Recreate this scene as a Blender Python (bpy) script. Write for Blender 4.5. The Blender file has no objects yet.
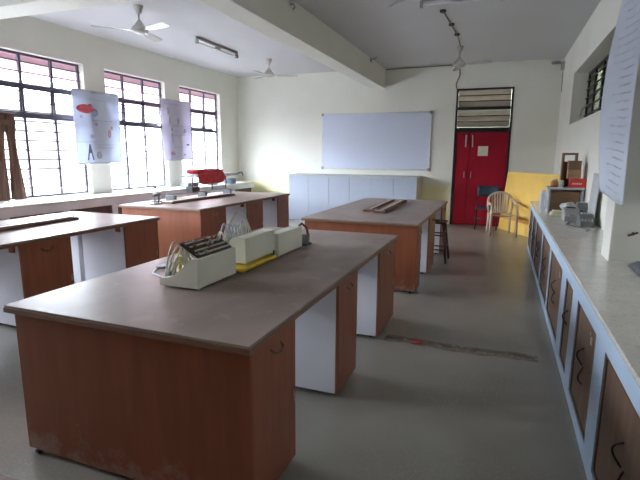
import bpy, bmesh, math, random
from mathutils import Vector, Matrix
random.seed(7)
sc = bpy.context.scene
COL = sc.collection
R = math.radians

# ------------------------------------------------------------------ materials
def new_mat(name):
    m = bpy.data.materials.new(name); m.use_nodes = True
    nt = m.node_tree; nt.nodes.clear()
    out = nt.nodes.new('ShaderNodeOutputMaterial')
    return m, nt, out

def pmat(name, col, rough=0.6, var=0.12, scale=4.0, stretch=(1, 1, 1), metal=0.0, col2=None, bump=0.0,
         detail=6.0, speck=None, spec=0.5, coat=0.0, coat_rough=0.1):
    m, nt, out = new_mat(name)
    N = nt.nodes.new; L = nt.links.new
    b = N('ShaderNodeBsdfPrincipled'); L(b.outputs[0], out.inputs[0])
    tc = N('ShaderNodeTexCoord'); mp = N('ShaderNodeMapping'); mp.inputs['Scale'].default_value = stretch
    L(tc.outputs['Object'], mp.inputs[0])
    nz = N('ShaderNodeTexNoise'); nz.inputs['Scale'].default_value = scale; nz.inputs['Detail'].default_value = detail
    L(mp.outputs[0], nz.inputs['Vector'])
    rp = N('ShaderNodeValToRGB'); rp.color_ramp.elements[0].position = 0.3; rp.color_ramp.elements[1].position = 0.72
    c1 = [max(0, c * (1 - var)) for c in col]; c2 = col2 or [min(1, c * (1 + var)) for c in col]
    rp.color_ramp.elements[0].color = (*c1, 1); rp.color_ramp.elements[1].color = (*c2, 1)
    L(nz.outputs['Fac'], rp.inputs[0])
    src = rp.outputs[0]
    if speck:
        scol, sscale, sth = speck
        n2 = N('ShaderNodeTexNoise'); n2.inputs['Scale'].default_value = sscale; n2.inputs['Detail'].default_value = 2
        L(tc.outputs['Object'], n2.inputs['Vector'])
        r2 = N('ShaderNodeValToRGB'); r2.color_ramp.elements[0].position = sth; r2.color_ramp.elements[1].position = sth + 0.08
        L(n2.outputs['Fac'], r2.inputs[0])
        mx = N('ShaderNodeMixRGB'); mx.inputs[2].default_value = (*scol, 1)
        L(r2.outputs[0], mx.inputs[0]); L(src, mx.inputs[1]); src = mx.outputs[0]
    L(src, b.inputs['Base Color'])
    b.inputs['Roughness'].default_value = rough; b.inputs['Metallic'].default_value = metal
    b.inputs['Specular IOR Level'].default_value = spec
    b.inputs['Coat Weight'].default_value = coat; b.inputs['Coat Roughness'].default_value = coat_rough
    if bump:
        bp = N('ShaderNodeBump'); bp.inputs['Strength'].default_value = bump; bp.inputs['Distance'].default_value = 0.01
        L(nz.outputs['Fac'], bp.inputs['Height']); L(bp.outputs[0], b.inputs['Normal'])
    return m

def sheet_mat(name, col, trans=0.5, clear=0.0, var=0.06):
    m, nt, out = new_mat(name); N = nt.nodes.new; L = nt.links.new
    tc = N('ShaderNodeTexCoord'); nz = N('ShaderNodeTexNoise'); nz.inputs['Scale'].default_value = 5
    L(tc.outputs['Object'], nz.inputs['Vector'])
    rp = N('ShaderNodeValToRGB')
    rp.color_ramp.elements[0].color = (*[c * (1 - var) for c in col], 1); rp.color_ramp.elements[1].color = (*[min(1, c * (1 + var)) for c in col], 1)
    L(nz.outputs['Fac'], rp.inputs[0])
    d = N('ShaderNodeBsdfDiffuse'); t = N('ShaderNodeBsdfTranslucent'); mx = N('ShaderNodeMixShader'); mx.inputs[0].default_value = trans
    L(rp.outputs[0], d.inputs[0]); L(rp.outputs[0], t.inputs[0]); L(d.outputs[0], mx.inputs[1]); L(t.outputs[0], mx.inputs[2])
    if clear > 0:
        tr = N('ShaderNodeBsdfTransparent'); m2 = N('ShaderNodeMixShader'); m2.inputs[0].default_value = clear
        L(mx.outputs[0], m2.inputs[1]); L(tr.outputs[0], m2.inputs[2]); L(m2.outputs[0], out.inputs[0])
    else:
        L(mx.outputs[0], out.inputs[0])
    return m

def glass_mat(name, tint):
    m, nt, out = new_mat(name); N = nt.nodes.new; L = nt.links.new
    tc = N('ShaderNodeTexCoord'); nz = N('ShaderNodeTexNoise'); nz.inputs['Scale'].default_value = 2
    L(tc.outputs['Object'], nz.inputs['Vector'])
    rp = N('ShaderNodeValToRGB'); rp.color_ramp.elements[0].color = (*[c * .96 for c in tint], 1); rp.color_ramp.elements[1].color = (*tint, 1)
    L(nz.outputs['Fac'], rp.inputs[0])
    t = N('ShaderNodeBsdfTransparent'); g = N('ShaderNodeBsdfGlossy'); g.inputs['Roughness'].default_value = 0.03
    lw = N('ShaderNodeLayerWeight'); lw.inputs[0].default_value = .5
    pw = N('ShaderNodeMath'); pw.operation = 'POWER'; pw.inputs[1].default_value = 4.5; L(lw.outputs['Facing'], pw.inputs[0])
    fr = N('ShaderNodeMath'); fr.operation = 'MULTIPLY_ADD'; fr.inputs[1].default_value = .6; fr.inputs[2].default_value = .03; L(pw.outputs[0], fr.inputs[0])
    mx = N('ShaderNodeMixShader')
    L(rp.outputs[0], t.inputs[0]); L(fr.outputs[0], mx.inputs[0]); L(t.outputs[0], mx.inputs[1]); L(g.outputs[0], mx.inputs[2]); L(mx.outputs[0], out.inputs[0])
    return m

M = {}
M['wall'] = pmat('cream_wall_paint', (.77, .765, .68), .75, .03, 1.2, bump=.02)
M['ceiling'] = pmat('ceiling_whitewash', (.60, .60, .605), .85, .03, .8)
M['pillar'] = pmat('pillar_paint', (.66, .65, .59), .7, .03, 1.5)
M['dado'] = pmat('yellow_dado_paint', (.88, .84, .52), .6, .06, 2)
M['floor'] = pmat('mosaic_cement_floor', (.29, .272, .228), .28, .20, 1.3, speck=((.325, .31, .262), 85, .55), bump=.01, spec=.5)
M['dirt'] = pmat('joint_dirt', (.20, .155, .12), .9, .35, 14)
M['joint_edge'] = pmat('worn_mortar', (.25, .225, .175), .9, .25, 16)
M['rubble'] = pmat('joint_mortar', (.33, .29, .24), .9, .3, 20)
M['wood'] = pmat('reddish_laminate', (.245, .078, .036), .45, .12, 3, (6, 6, .7), spec=.3)
M['wood_side'] = pmat('brown_door_laminate', (.30, .105, .055), .42, .14, 3, (6, 6, .7), spec=.3)
M['wood_light'] = pmat('tan_laminate_edge', (.36, .20, .11), .5, .15, 6)
M['edge'] = pmat('worktop_edge_band', (.20, .105, .06), .45, .2, 6, (1, 1, 8))
M['top'] = pmat('worn_worktop_laminate', (.32, .25, .22), .36, .2, 2.2, (1, .6, 1), speck=((.355, .285, .25), 7, .60), spec=.05)
M['white_lam'] = pmat('white_laminate', (.78, .77, .82), .4, .04, 2)
M['counter_door'] = pmat('counter_door_wood', (.14, .085, .055), .45, .3, 2.5, (5, 5, .6), spec=.4)
M['counter_rim'] = pmat('counter_door_rim', (.11, .045, .028), .5, .2, 5)
M['granite'] = pmat('polished_cream_stone', (.60, .575, .52), .18, .08, 9, speck=((.43, .41, .37), 70, .6), spec=.5)
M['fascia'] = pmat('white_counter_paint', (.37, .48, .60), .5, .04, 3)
M['left_top'] = pmat('white_tiled_counter', (.70, .70, .68), .35, .04, 3)
M['left_fascia'] = pmat('cream_counter_front', (.74, .77, .82), .6, .05, 3)
M['dark_wood'] = pmat('dark_brown_wood', (.075, .032, .022), .5, .3, 4, (5, 5, .8))
M['red'] = pmat('red_door_paint', (.32, .008, .022), .45, .08, 2, (3, 3, .4), spec=.2)
M['black'] = pmat('black_steel_paint', (.016, .014, .014), .45, .2, 5)
M['win_frame'] = pmat('dark_window_steel', (.085, .075, .11), .5, .2, 6)
M['bar'] = pmat('window_grille_steel', (.14, .10, .115), .5, .2, 6)
M['steel'] = pmat('dull_steel', (.45, .45, .46), .35, .1, 8, metal=.85)
M['alu'] = pmat('aluminium', (.62, .63, .65), .35, .06, 8, metal=.8)
M['louvre'] = pmat('frosted_louvre', (.40, .35, .28), .45, .1, 4)
M['paper'] = pmat('notice_paper', (.66, .62, .50), .8, .08, 12)
M['board'] = pmat('whiteboard_enamel', (.64, .69, .82), .16, .03, 1.2, spec=.6)
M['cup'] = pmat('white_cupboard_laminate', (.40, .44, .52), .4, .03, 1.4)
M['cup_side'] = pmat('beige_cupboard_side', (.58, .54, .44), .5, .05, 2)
M['fan'] = pmat('fan_enamel', (.60, .58, .54), .2, .06, 5, spec=.7)
M['tube'] = pmat('unlit_tube', (.75, .76, .78), .25, .03, 5)
M['fitting'] = pmat('grey_light_fitting', (.30, .29, .28), .5, .1, 5)
M['kit'] = pmat('ivory_kit_plastic', (.72, .71, .60), .45, .04, 6)
M['kit_panel'] = pmat('dark_kit_panel', (.035, .018, .016), .35, .3, 40, speck=((.5, .45, .4), 60, .64))
M['yellow'] = pmat('yellow_plastic', (.72, .50, .03), .45, .1, 10)
M['wire_white'] = pmat('pale_wire', (.58, .56, .44), .5, .05, 20)
M['wire_yellow'] = pmat('yellow_wire', (.66, .54, .12), .5, .1, 20)
M['wire_grey'] = pmat('grey_wire', (.45, .46, .48), .5, .1, 20)
M['chair'] = pmat('beige_plastic', (.52, .42, .31), .4, .06, 5)
M['teal'] = pmat('dark_teal_plastic', (.022, .06, .085), .5, .15, 8)
M['ybd'] = pmat('yellow_board_paint', (.86, .55, .12), .55, .06, 3)
M['orange'] = pmat('orange_board_band', (.70, .34, .05), .6, .1, 5)
M['carton'] = pmat('brown_cardboard', (.36, .21, .115), .75, .15, 6, (1, 1, 5))
M['carton_dark'] = pmat('dark_cardboard', (.22, .13, .075), .75, .15, 6)
M['red_box'] = pmat('red_carton', (.62, .035, .03), .5, .08, 6)
M['jar'] = pmat('orange_brown_jar', (.42, .13, .04), .3, .15, 6)
M['red_cloth'] = pmat('red_cloth', (.58, .05, .06), .85, .25, 9, bump=.2)
M['curtain'] = pmat('brown_curtain_cloth', (.155, .085, .055), .85, .25, 5, (6, 6, .8))
M['plank'] = pmat('apparatus_wood', (.20, .085, .05), .4, .25, 4, (6, .8, 6))
M['scale'] = pmat('boxwood_scale', (.62, .52, .36), .5, .1, 10)
M['ink'] = pmat('dark_ink', (.10, .10, .14), .8, .2, 20)
M['ink_grey'] = pmat('grey_ink', (.40, .42, .50), .8, .15, 20)
M['ink_faint'] = pmat('faint_ink', (.52, .55, .62), .8, .1, 20)
M['ink_red'] = pmat('red_ink', (.62, .10, .13), .8, .15, 20)
M['ink_blue'] = pmat('blue_ink', (.18, .28, .42), .8, .15, 20)
M['ink_pink'] = pmat('pink_ink', (.55, .32, .36), .8, .15, 20)
M['poster'] = sheet_mat('poster_vinyl', (.62, .66, .75), .3)
M['poster2'] = sheet_mat('poster_vinyl_lilac', (.64, .61, .70), .3)
M['chart'] = sheet_mat('chart_paper', (.62, .66, .74), .2)
M['bag'] = sheet_mat('clear_plastic_bag', (.68, .74, .84), .4, .35)
M['grey_app'] = pmat('grey_apparatus', (.12, .125, .125), .5, .3, 14)
M['pale_grey'] = pmat('pale_grey_plastic', (.45, .47, .47), .5, .12, 10)
M['cream_book'] = pmat('yellowed_paper', (.60, .52, .30), .7, .12, 10)
M['dark_grey'] = pmat('charcoal_cloth', (.07, .07, .075), .8, .25, 10)
M['glass'] = glass_mat('window_glass', (.97, .98, 1.0))
M['dim_glass'] = glass_mat('dusty_glass', (.78, .80, .72))
M['ground'] = pmat('pale_ground', (.13, .115, .11), .9, .1, .6)
M['sunshade'] = pmat('terracotta_sunshade', (.80, .50, .53), .85, .1, 2)
M['outer'] = pmat('corridor_plaster', (.30, .29, .23), .85, .08, 1)
M['red_post'] = pmat('red_oxide_post', (.40, .05, .03), .6, .1, 5)
M['pvc'] = pmat('grey_conduit', (.10, .09, .08), .6, .2, 10)
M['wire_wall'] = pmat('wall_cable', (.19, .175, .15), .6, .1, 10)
M['castor'] = pmat('black_castor', (.02, .02, .02), .5, .2, 10)
M['stain'] = pmat('pale_scuff', (.42, .30, .23), .7, .3, 30)

def scuffed(name, base):
    m = M[base].copy(); m.name = name; nt = m.node_tree; N = nt.nodes.new; L = nt.links.new
    b = next(n for n in nt.nodes if n.type == 'BSDF_PRINCIPLED'); old = b.inputs['Base Color'].links[0].from_socket
    tc = N('ShaderNodeTexCoord'); nz = N('ShaderNodeTexNoise'); nz.inputs['Scale'].default_value = 5.5; nz.inputs['Detail'].default_value = 9; nz.inputs['Roughness'].default_value = .75
    L(tc.outputs['Object'], nz.inputs['Vector'])
    sp = N('ShaderNodeSeparateXYZ'); L(tc.outputs['Object'], sp.inputs[0])
    mr = N('ShaderNodeMapRange'); mr.inputs[1].default_value = .05; mr.inputs[2].default_value = .38; mr.inputs[3].default_value = .18; mr.inputs[4].default_value = -.12; L(sp.outputs['Z'], mr.inputs[0])
    ad = N('ShaderNodeMath'); ad.operation = 'ADD'; L(nz.outputs['Fac'], ad.inputs[0]); L(mr.outputs[0], ad.inputs[1])
    rp = N('ShaderNodeValToRGB'); rp.color_ramp.elements[0].position = .60; rp.color_ramp.elements[1].position = .84; L(ad.outputs[0], rp.inputs[0])
    mx = N('ShaderNodeMixRGB'); mx.inputs[2].default_value = (.34, .24, .19, 1); L(rp.outputs[0], mx.inputs[0]); L(old, mx.inputs[1]); L(mx.outputs[0], b.inputs['Base Color'])
    return m
M['wood_scuffed'] = scuffed('scuffed_reddish_laminate', 'wood')

# ------------------------------------------------------------------ geometry helper
class MB:
    def __init__(s): s.bm = bmesh.new()
    def box(s, x0, x1, y0, y1, z0, z1, bev=0.0, mtx=None):
        b = bmesh.new(); bmesh.ops.create_cube(b, size=1)
        sx, sy, sz = x1 - x0, y1 - y0, z1 - z0
        for v in b.verts:
            v.co = Vector((v.co.x * sx + (x0 + x1) / 2, v.co.y * sy + (y0 + y1) / 2, v.co.z * sz + (z0 + z1) / 2))
        if bev: bmesh.ops.bevel(b, geom=b.edges[:], offset=min(bev, .45 * min(abs(sx), abs(sy), abs(sz))), segments=2, affect='EDGES', profile=.5)
        s._join(b, mtx); return s
    def _join(s, b, mtx=None, smooth=False):
        if mtx is not None: bmesh.ops.transform(b, matrix=mtx, verts=b.verts)
        bmesh.ops.recalc_face_normals(b, faces=b.faces)
        mp = {v: s.bm.verts.new(v.co) for v in b.verts}
        for f in b.faces:
            try:
                n = s.bm.faces.new([mp[v] for v in f.verts]); n.smooth = smooth or f.smooth
            except ValueError: pass
        b.free()
    def tube(s, pts, r, seg=8, caps=True):
        pts = [Vector(p) for p in pts]; b = bmesh.new(); rings = []
        n = len(pts); rr = r if isinstance(r, (list, tuple)) else [r] * n
        prev = None
        for i, p in enumerate(pts):
            d = (pts[min(i + 1, n - 1)] - pts[max(i - 1, 0)]).normalized()
            if prev is None:
                a = Vector((0, 0, 1)) if abs(d.z) < .9 else Vector((1, 0, 0))
                u = d.cross(a).normalized()
            else:
                u = (prev - d * prev.dot(d)).normalized()
            prev = u; w = d.cross(u)
            rings.append([b.verts.new(p + (u * math.cos(2 * math.pi * k / seg) + w * math.sin(2 * math.pi * k / seg)) * rr[i]) for k in range(seg)])
        for a, c in zip(rings, rings[1:]):
            for k in range(seg):
                f = b.faces.new((a[k], a[(k + 1) % seg], c[(k + 1) % seg], c[k])); f.smooth = True
        if caps:
            b.faces.new(rings[0][::-1]); b.faces.new(rings[-1])
        s._join(b); return s
    def lathe(s, cx, cy, prof, seg=20):
        b = bmesh.new(); rings = []
        for r, z in prof:
            rings.append([b.verts.new((cx + r * math.cos(2 * math.pi * k / seg), cy + r * math.sin(2 * math.pi * k / seg), z)) for k in range(seg)])
        for a, c in zip(rings, rings[1:]):
            for k in range(seg):
                f = b.faces.new((a[k], a[(k + 1) % seg], c[(k + 1) % seg], c[k])); f.smooth = True
        b.faces.new(rings[0][::-1]); b.faces.new(rings[-1])
        s._join(b); return s
    def prism(s, prof, axis, a0, a1, bev=0.0):
        """prof: 2D outline; axis 'x','y','z' extruded from a0 to a1."""
        b = bmesh.new()
        def P(u, v, a):
            return {'x': (a, u, v), 'y': (u, a, v), 'z': (u, v, a)}[axis]
        A = [b.verts.new(P(u, v, a0)) for u, v in prof]; B = [b.verts.new(P(u, v, a1)) for u, v in prof]
        b.faces.new(A); b.faces.new(B[::-1])
        n = len(prof)
        for k in range(n): b.faces.new((A[k], A[(k + 1) % n], B[(k + 1) % n], B[k]))
        if bev: bmesh.ops.bevel(b, geom=b.edges[:], offset=bev, segments=2, affect='EDGES', profile=.5)
        s._join(b); return s
    def grid(s, f, nu, nv, th=None, smooth=True):
        """surface f(u,v)->point; th gives it thickness along the normal."""
        b = bmesh.new()
        V = [[b.verts.new(f(i / nu, j / nv)) for j in range(nv + 1)] for i in range(nu + 1)]
        for i in range(nu):
            for j in range(nv):
                q = b.faces.new((V[i][j], V[i + 1][j], V[i + 1][j + 1], V[i][j + 1])); q.smooth = smooth
        if th:
            bmesh.ops.recalc_face_normals(b, faces=b.faces)
            bmesh.ops.solidify(b, geom=b.faces[:], thickness=th)
        s._join(b); return s
    def blob(s, c, r, seed=0, amp=.15, sub=3, p=1.0):
        b = bmesh.new(); bmesh.ops.create_icosphere(b, subdivisions=sub, radius=1)
        rnd = random.Random(seed); ph = [rnd.uniform(0, 6) for _ in range(6)]
        for v in b.verts:
            n = v.co.normalized()
            k = 1 + amp * (math.sin(5 * n.x + ph[0]) * math.sin(4 * n.y + ph[1]) + .6 * math.sin(9 * n.z + 6 * n.x + ph[2]) * math.cos(8 * n.y + ph[3]))
            q = [math.copysign(abs(t) ** p, t) for t in n]
            v.co = Vector((c[0] + q[0] * k * r[0], c[1] + q[1] * k * r[1], c[2] + q[2] * k * r[2]))
        for f in b.faces: f.smooth = True
        s._join(b); return s
    def build(s, name, mat, parent=None, local=False):
        me = bpy.data.meshes.new(name)
        if parent is not None and not local:
            off = Vector((0, 0, 0)); p = parent
            while p is not None: off += p.location; p = p.parent
            bmesh.ops.translate(s.bm, vec=-off, verts=s.bm.verts)
        elif parent is None:
            # origin at the base centre
            xs = [v.co for v in s.bm.verts]
            c = Vector(((min(v.x for v in xs) + max(v.x for v in xs)) / 2, (min(v.y for v in xs) + max(v.y for v in xs)) / 2, min(v.z for v in xs)))
            bmesh.ops.translate(s.bm, vec=-c, verts=s.bm.verts)
        s.bm.to_mesh(me); s.bm.free()
        me.materials.append(mat)
        o = bpy.data.objects.new(name, me); COL.objects.link(o)
        if parent is not None: o.parent = parent
        else: o.location = c
        return o

def tag(o, label=None, cat=None, group=None, kind=None):
    if label: o['label'] = label
    if cat: o['category'] = cat
    if group: o['group'] = group
    if kind: o['kind'] = kind
    return o

def thing(name, loc, label, cat, group=None, rz=0.0, kind=None):
    o = bpy.data.objects.new(name, None); o.empty_display_size = .1
    COL.objects.link(o); o.location = loc; o.rotation_euler = (0, 0, rz)
    return tag(o, label, cat, group, kind)

def copy_tree(o, parent=None):
    c = o.copy(); COL.objects.link(c); c.parent = parent
    for ch in list(o.children): copy_tree(ch, c)
    return c

def struct(name, mb, mat, label, cat):
    return tag(mb.build(name, mat), label, cat, kind='structure')

# ------------------------------------------------------------------ room shell
XL, XR, YB, YF, ZC = -6.9, 1.07, 11.65, -3.6, 3.68
WT = .17                                     # wall thickness at the windows
struct('floor', MB().box(XL - .2, XR + .4, YF - .2, YB + .2, -.12, 0), M['floor'], 'grey green speckled mosaic cement floor of the room', 'floor')
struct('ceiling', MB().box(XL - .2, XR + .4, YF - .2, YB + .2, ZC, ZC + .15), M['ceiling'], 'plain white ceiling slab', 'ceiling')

WIN = [(.67, 2.34), (2.79, 4.46), (4.86, 6.51), (6.98, 8.64), (9.14, 10.78)]
WZ0, WZ1 = .92, 3.14
def holed_wall(name, xa, xb, holes, z0, z1, mat, label):
    m = MB(); y = YF - .2
    for a, b in holes:
        m.box(xa, xb, y, a, 0, ZC)
        m.box(xa, xb, a, b, 0, z0); m.box(xa, xb, a, b, z1, ZC)
        y = b
    m.box(xa, xb, y, YB + .2, 0, ZC)
    bmesh.ops.remove_doubles(m.bm, verts=m.bm.verts, dist=1e-5)
    return struct(name, m, mat, label, 'wall')
holed_wall('wall_left', XL - WT, XL, WIN, WZ0, WZ1, M['wall'], 'cream left wall with a row of tall windows')
RW = (6.35, 9.72, 2.19, 3.07)
holed_wall('wall_right', XR, XR + .33, [(RW[0], RW[1])], RW[2], RW[3], M['wall'], 'cream right wall with one high barred window')
DX0, DX1, DZ1 = -1.10, .13, 3.14
m = MB(); m.box(XL - WT, DX0, YB, YB + .2, 0, ZC); m.box(DX1, XR + .33, YB, YB + .2, 0, ZC); m.box(DX0, DX1, YB, YB + .2, DZ1, ZC)
struct('wall_back', m, M['wall'], 'cream far wall with whiteboard and red door', 'wall')
struct('wall_front', MB().box(XL - WT, XR + .33, YF - .2, YF, 0, ZC), M['wall'], 'cream wall behind the viewpoint', 'wall')
m = MB(); m.box(XL + .002, DX0 - .03, YB - .006, YB - .001, 0, .93)
struct('trim_1', m, M['dado'], 'pale yellow painted dado low on the far wall left of the red door', 'dado')
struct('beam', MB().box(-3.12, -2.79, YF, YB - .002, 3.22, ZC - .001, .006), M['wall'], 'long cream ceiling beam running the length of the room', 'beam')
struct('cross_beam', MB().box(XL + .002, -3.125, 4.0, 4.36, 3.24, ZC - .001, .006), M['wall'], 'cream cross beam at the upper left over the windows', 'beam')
struct('pillar', MB().box(.80, XR - .001, 4.05, 4.32, 0, ZC - .001, .006), M['pillar'], 'white square pillar rising through the right hand counter', 'pillar')
# expansion joint across the floor, with loose mortar
m = MB()
def joint(u, v):
    x = -.88 + 1.24 * u
    w = .024 + .006 * math.sin(23 * u) + .006 * math.sin(61 * u + 1) + .012 * u
    return (x, 4.01 + .015 * math.sin(9 * u) + w * (2 * v - 1), .0035 + .005 * math.sin(math.pi * v) * (1 + .6 * math.sin(70 * u)))
m.grid(joint, 90, 6)
m2 = MB(); m2.grid(lambda u, v: (-.89 + 1.27 * u, 3.995 + .015 * math.sin(9 * u) + (.075 + .008 * math.sin(31 * u)) * (2 * v - 1), .0006 + .002 * math.sin(math.pi * v)), 60, 4)
struct('trim_3', m2, M['joint_edge'], 'pale mortar band either side of the broken floor joint', 'floor joint')
struct('trim_2', m, M['dirt'], 'broken brown expansion joint crossing the aisle floor', 'floor joint')
m = MB(); rnd = random.Random(3)
for i in range(34):
    x = rnd.uniform(-.9, .4); y = 4.0 + rnd.uniform(-.07, .06); r = rnd.uniform(.006, .02)
    m.blob((x, y, .003), (r, r * .8, r * .4), i, .2, 1)
tag(m.build('mortar_crumbs', M['rubble']), 'loose mortar crumbs strewn along the broken floor joint', 'rubble', kind='stuff')
m = MB(); m.grid(lambda u, v: (-.64 + u * .09 + .01 * math.sin(9 * v), 3.93 + v * .045, .012 + .012 * math.sin(3 * u) + .005 * math.sin(8 * v)), 6, 4, .003)
tag(m.build('red_scrap', M['red_cloth']), 'small red scrap lying in the broken floor joint', 'scrap')

# ------------------------------------------------------------------ left windows
def left_window(idx, y0, y1, label):
    w = thing('window_%d' % idx, (XL - .12, (y0 + y1) / 2, WZ0), label, 'window', kind='structure')
    x0, x1 = XL - .145, XL - .105
    m = MB(); t = .035
    m.box(x0, x1, y0, y0 + t, WZ0, WZ1); m.box(x0, x1, y1 - t, y1, WZ0, WZ1); m.box(x0, x1, y0, y1, WZ0, WZ0 + t); m.box(x0, x1, y0, y1, WZ1 - t, WZ1)
    m.build('window_frame', M['win_frame'], w)
    n = 3; step = (y1 - y0) / n
    for k in (1, 2):
        MB().box(x0, x1, y0 + k * step - .021, y0 + k * step + .021, WZ0 + t, WZ1 - t).build('mullion', M['win_frame'], w)
    for z in (2.20, 2.66):
        MB().box(x0 - .002, x1 + .004, y0 + t, y1 - t, z - .034, z + .034).build('transom', M['win_frame'], w)
    g = MB(); z = WZ0 + .16
    while z < WZ1 - .05:
        g.box(XL - .098, XL - .09, y0, y1, z - .010, z + .010); z += .148
    g.build('grille', M['bar'], w)
    zs = [WZ0 + t, 2.166, 2.234, 2.626, 2.694, WZ1 - t]
    for k in range(n):
        ya, yb = y0 + k * step + .02, y0 + (k + 1) * step - .02
        m = MB()
        for a, b in ((0, 1), (4, 5)): m.box(XL - .127, XL - .123, ya, yb, zs[a], zs[b])
        m.build('pane', M['glass'], w)
        # top hung sash, standing a little open
        h = zs[3] - zs[2]; ang = R(14 if k == n - 1 else 3)
        mt = Matrix.Translation((XL - .13, 0, zs[3])) @ Matrix.Rotation(ang, 4, 'Y')
        s = MB(); q = .022
        s.box(-.012, .012, ya, yb, -q, 0, mtx=mt); s.box(-.012, .012, ya, yb, -h, -h + q, mtx=mt)
        s.box(-.012, .012, ya, ya + q, -h, 0, mtx=mt); s.box(-.012, .012, yb - q, yb, -h, 0, mtx=mt)
        so = s.build('sash', M['win_frame'], w)
        MB().box(-.002, .002, ya + q, yb - q, -h + q, -q, mtx=mt).build('sash_pane', M['glass'], so)
    h = MB().tube([(XL - .10, y0 + 2 * step, 1.62), (XL - .06, y0 + 2 * step, 1.62), (XL - .06, y0 + 2 * step + .09, 1.60)], .008)
    h.build('latch', M['steel'], w)
    return w
lab = ['barred left wall window level with the viewpoint', 'barred left wall window just outside the picture on the left',
       'tall barred window at the left edge beside the brown curtain', 'tall barred window between the two hanging posters', 'farthest tall barred window on the left wall near the corner']
for i, (a, b) in enumerate(WIN): left_window(i + 1, a, b, lab[i])

# outside left: sunshade, posts, ground
struct('ground', MB().box(-45, XL - WT - .01, -25, 40, -.6, -.4), M['ground'], 'pale bright ground outside the left windows', 'ground')
struct('roof_sunshade', MB().box(XL - WT - 1.05, XL - WT - .005, YF, YB + .2, 3.02, 3.12), M['sunshade'], 'reddish concrete sunshade outside above the left windows', 'sunshade')
tag(MB().tube([(-7.32, 7.86, -.4), (-7.32, 7.86, 1.55)], .03, 10).build('red_pipe', M['red_post']), 'red pipe outside the middle left window', 'pipe')
fb = thing('building', (-16, 21, -.4), 'pale building with a pink upper storey beyond the farthest window', 'building')
MB().box(-18, -14.4, 16.8, 30, -.4, 3.6).build('lower_storey', M['left_top'], fb)
MB().box(-18.2, -14.0, 16.6, 30, 3.6, 5.6).build('upper_storey', M['sunshade'], fb)
MB().box(-18.5, -13.7, 16.3, 30, 5.6, 5.8).build('roof', M['sunshade'], fb)

# ------------------------------------------------------------------ right window
w = thing('window_6', (XR + .25, 8, RW[2]), 'high black barred window on the right wall', 'window', kind='structure')
x0, x1 = XR + .23, XR + .265
m = MB(); t = .04
m.box(x0, x1, RW[0], RW[0] + t, RW[2], RW[3]); m.box(x0, x1, RW[1] - t, RW[1], RW[2], RW[3]); m.box(x0, x1, RW[0], RW[1], RW[2], RW[2] + t); m.box(x0, x1, RW[0], RW[1], RW[3] - t, RW[3])
m.build('window_frame', M['black'], w)
for k in range(1, 5):
    y = RW[0] + (RW[1] - RW[0]) * k / 5
    MB().box(x0, x1, y - .028, y + .028, RW[2] + t, RW[3] - t).build('mullion', M['black'], w)
g = MB()
for k in range(1, 6):
    z = RW[2] + (RW[3] - RW[2]) * k / 6; g.box(x0 - .02, x0 - .004, RW[0], RW[1], z - .009, z + .009)
g.build('grille', M['black'], w)
for k in range(5):
    ya = RW[0] + (RW[1] - RW[0]) * k / 5 + .03; yb = RW[0] + (RW[1] - RW[0]) * (k + 1) / 5 - .03
    MB().box(x0 + .014, x0 + .02, ya, yb, RW[2] + t, RW[3] - t).build('pane', M['dim_glass'], w)
MB().tube([(x0 - .02, 9.35, 2.50), (x0 - .10, 9.33, 2.42), (x0 - .12, 9.32, 2.30)], .012).build('latch', M['steel'], w)
struct('wall_corridor', MB().box(3.2, 3.3, YF - .2, YB + 2, 0, 4.4), M['outer'], 'dull plaster wall of the corridor outside the right window', 'wall')
struct('ceiling_corridor', MB().box(XR + .4, 3.2, YF - .2, YB + 2, 3.9, 4.0), M['outer'], 'corridor ceiling outside the right window', 'ceiling')
struct('floor_corridor', MB().box(XR + .4, 3.2, YF - .2, YB + 2, -.12, 0), M['outer'], 'corridor floor outside the right window', 'floor')
struct('wall_corridor_light_block', MB().box(XR + .34, 3.2, YF - .3, YF - .2, 0, 3.9).box(XR + .34, 3.2, YB + .9, YB + 1.0, 0, 3.9), M['outer'], 'added end walls keeping daylight out of the corridor outside the right window', 'wall')  # unseen walls added to shut sky light out of the corridor
struct('wall_passage', MB().box(-3.5, XR + .4, YB + .9, YB + 1.0, 0, 3.9), M['outer'], 'dull plaster wall beyond the red door', 'wall')

# ------------------------------------------------------------------ red door with louvred fanlights
d = thing('door_1', ((DX0 + DX1) / 2, YB, 0), 'red double door in a black frame with louvred panes above', 'door', kind='structure')
ya, yb = YB - .012, YB + .06
m = MB()
m.box(DX0, DX0 + .045, ya, yb, 0, DZ1); m.box(DX1 - .045, DX1, ya, yb, 0, DZ1); m.box(DX0, DX1, ya, yb, DZ1 - .04, DZ1)
m.box(DX0 + .045, DX1 - .045, ya, yb, 2.66, 2.73); m.box(DX0 + .045, DX1 - .045, ya, yb, 2.17, 2.27)
m.box(DX0, DX1, YB + .055, YB + .065, 0, 2.2)  # added unseen backing sheet, stops light leaking past the leaves
m.build('door_frame', M['black'], d)
SP = -.755
for a, b in ((DX0 + .05, SP - .004), (SP + .004, DX1 - .05)):
    lf = MB().box(a, b, YB + .012, YB + .05, .012, 2.165, .004).build('door_leaf', M['red'], d)
for x in (SP - .075, SP + .075):
    MB().box(x - .014, x + .014, YB - .012, YB + .012, 1.83, 2.10, .004).build('tower_bolt', M['steel'], d)
    MB().tube([(x, YB + .012, 1.12), (x, YB - .03, 1.13), (x, YB - .03, 1.25), (x, YB + .012, 1.26)], .011).build('door_handle', M['steel'], d)
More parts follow.
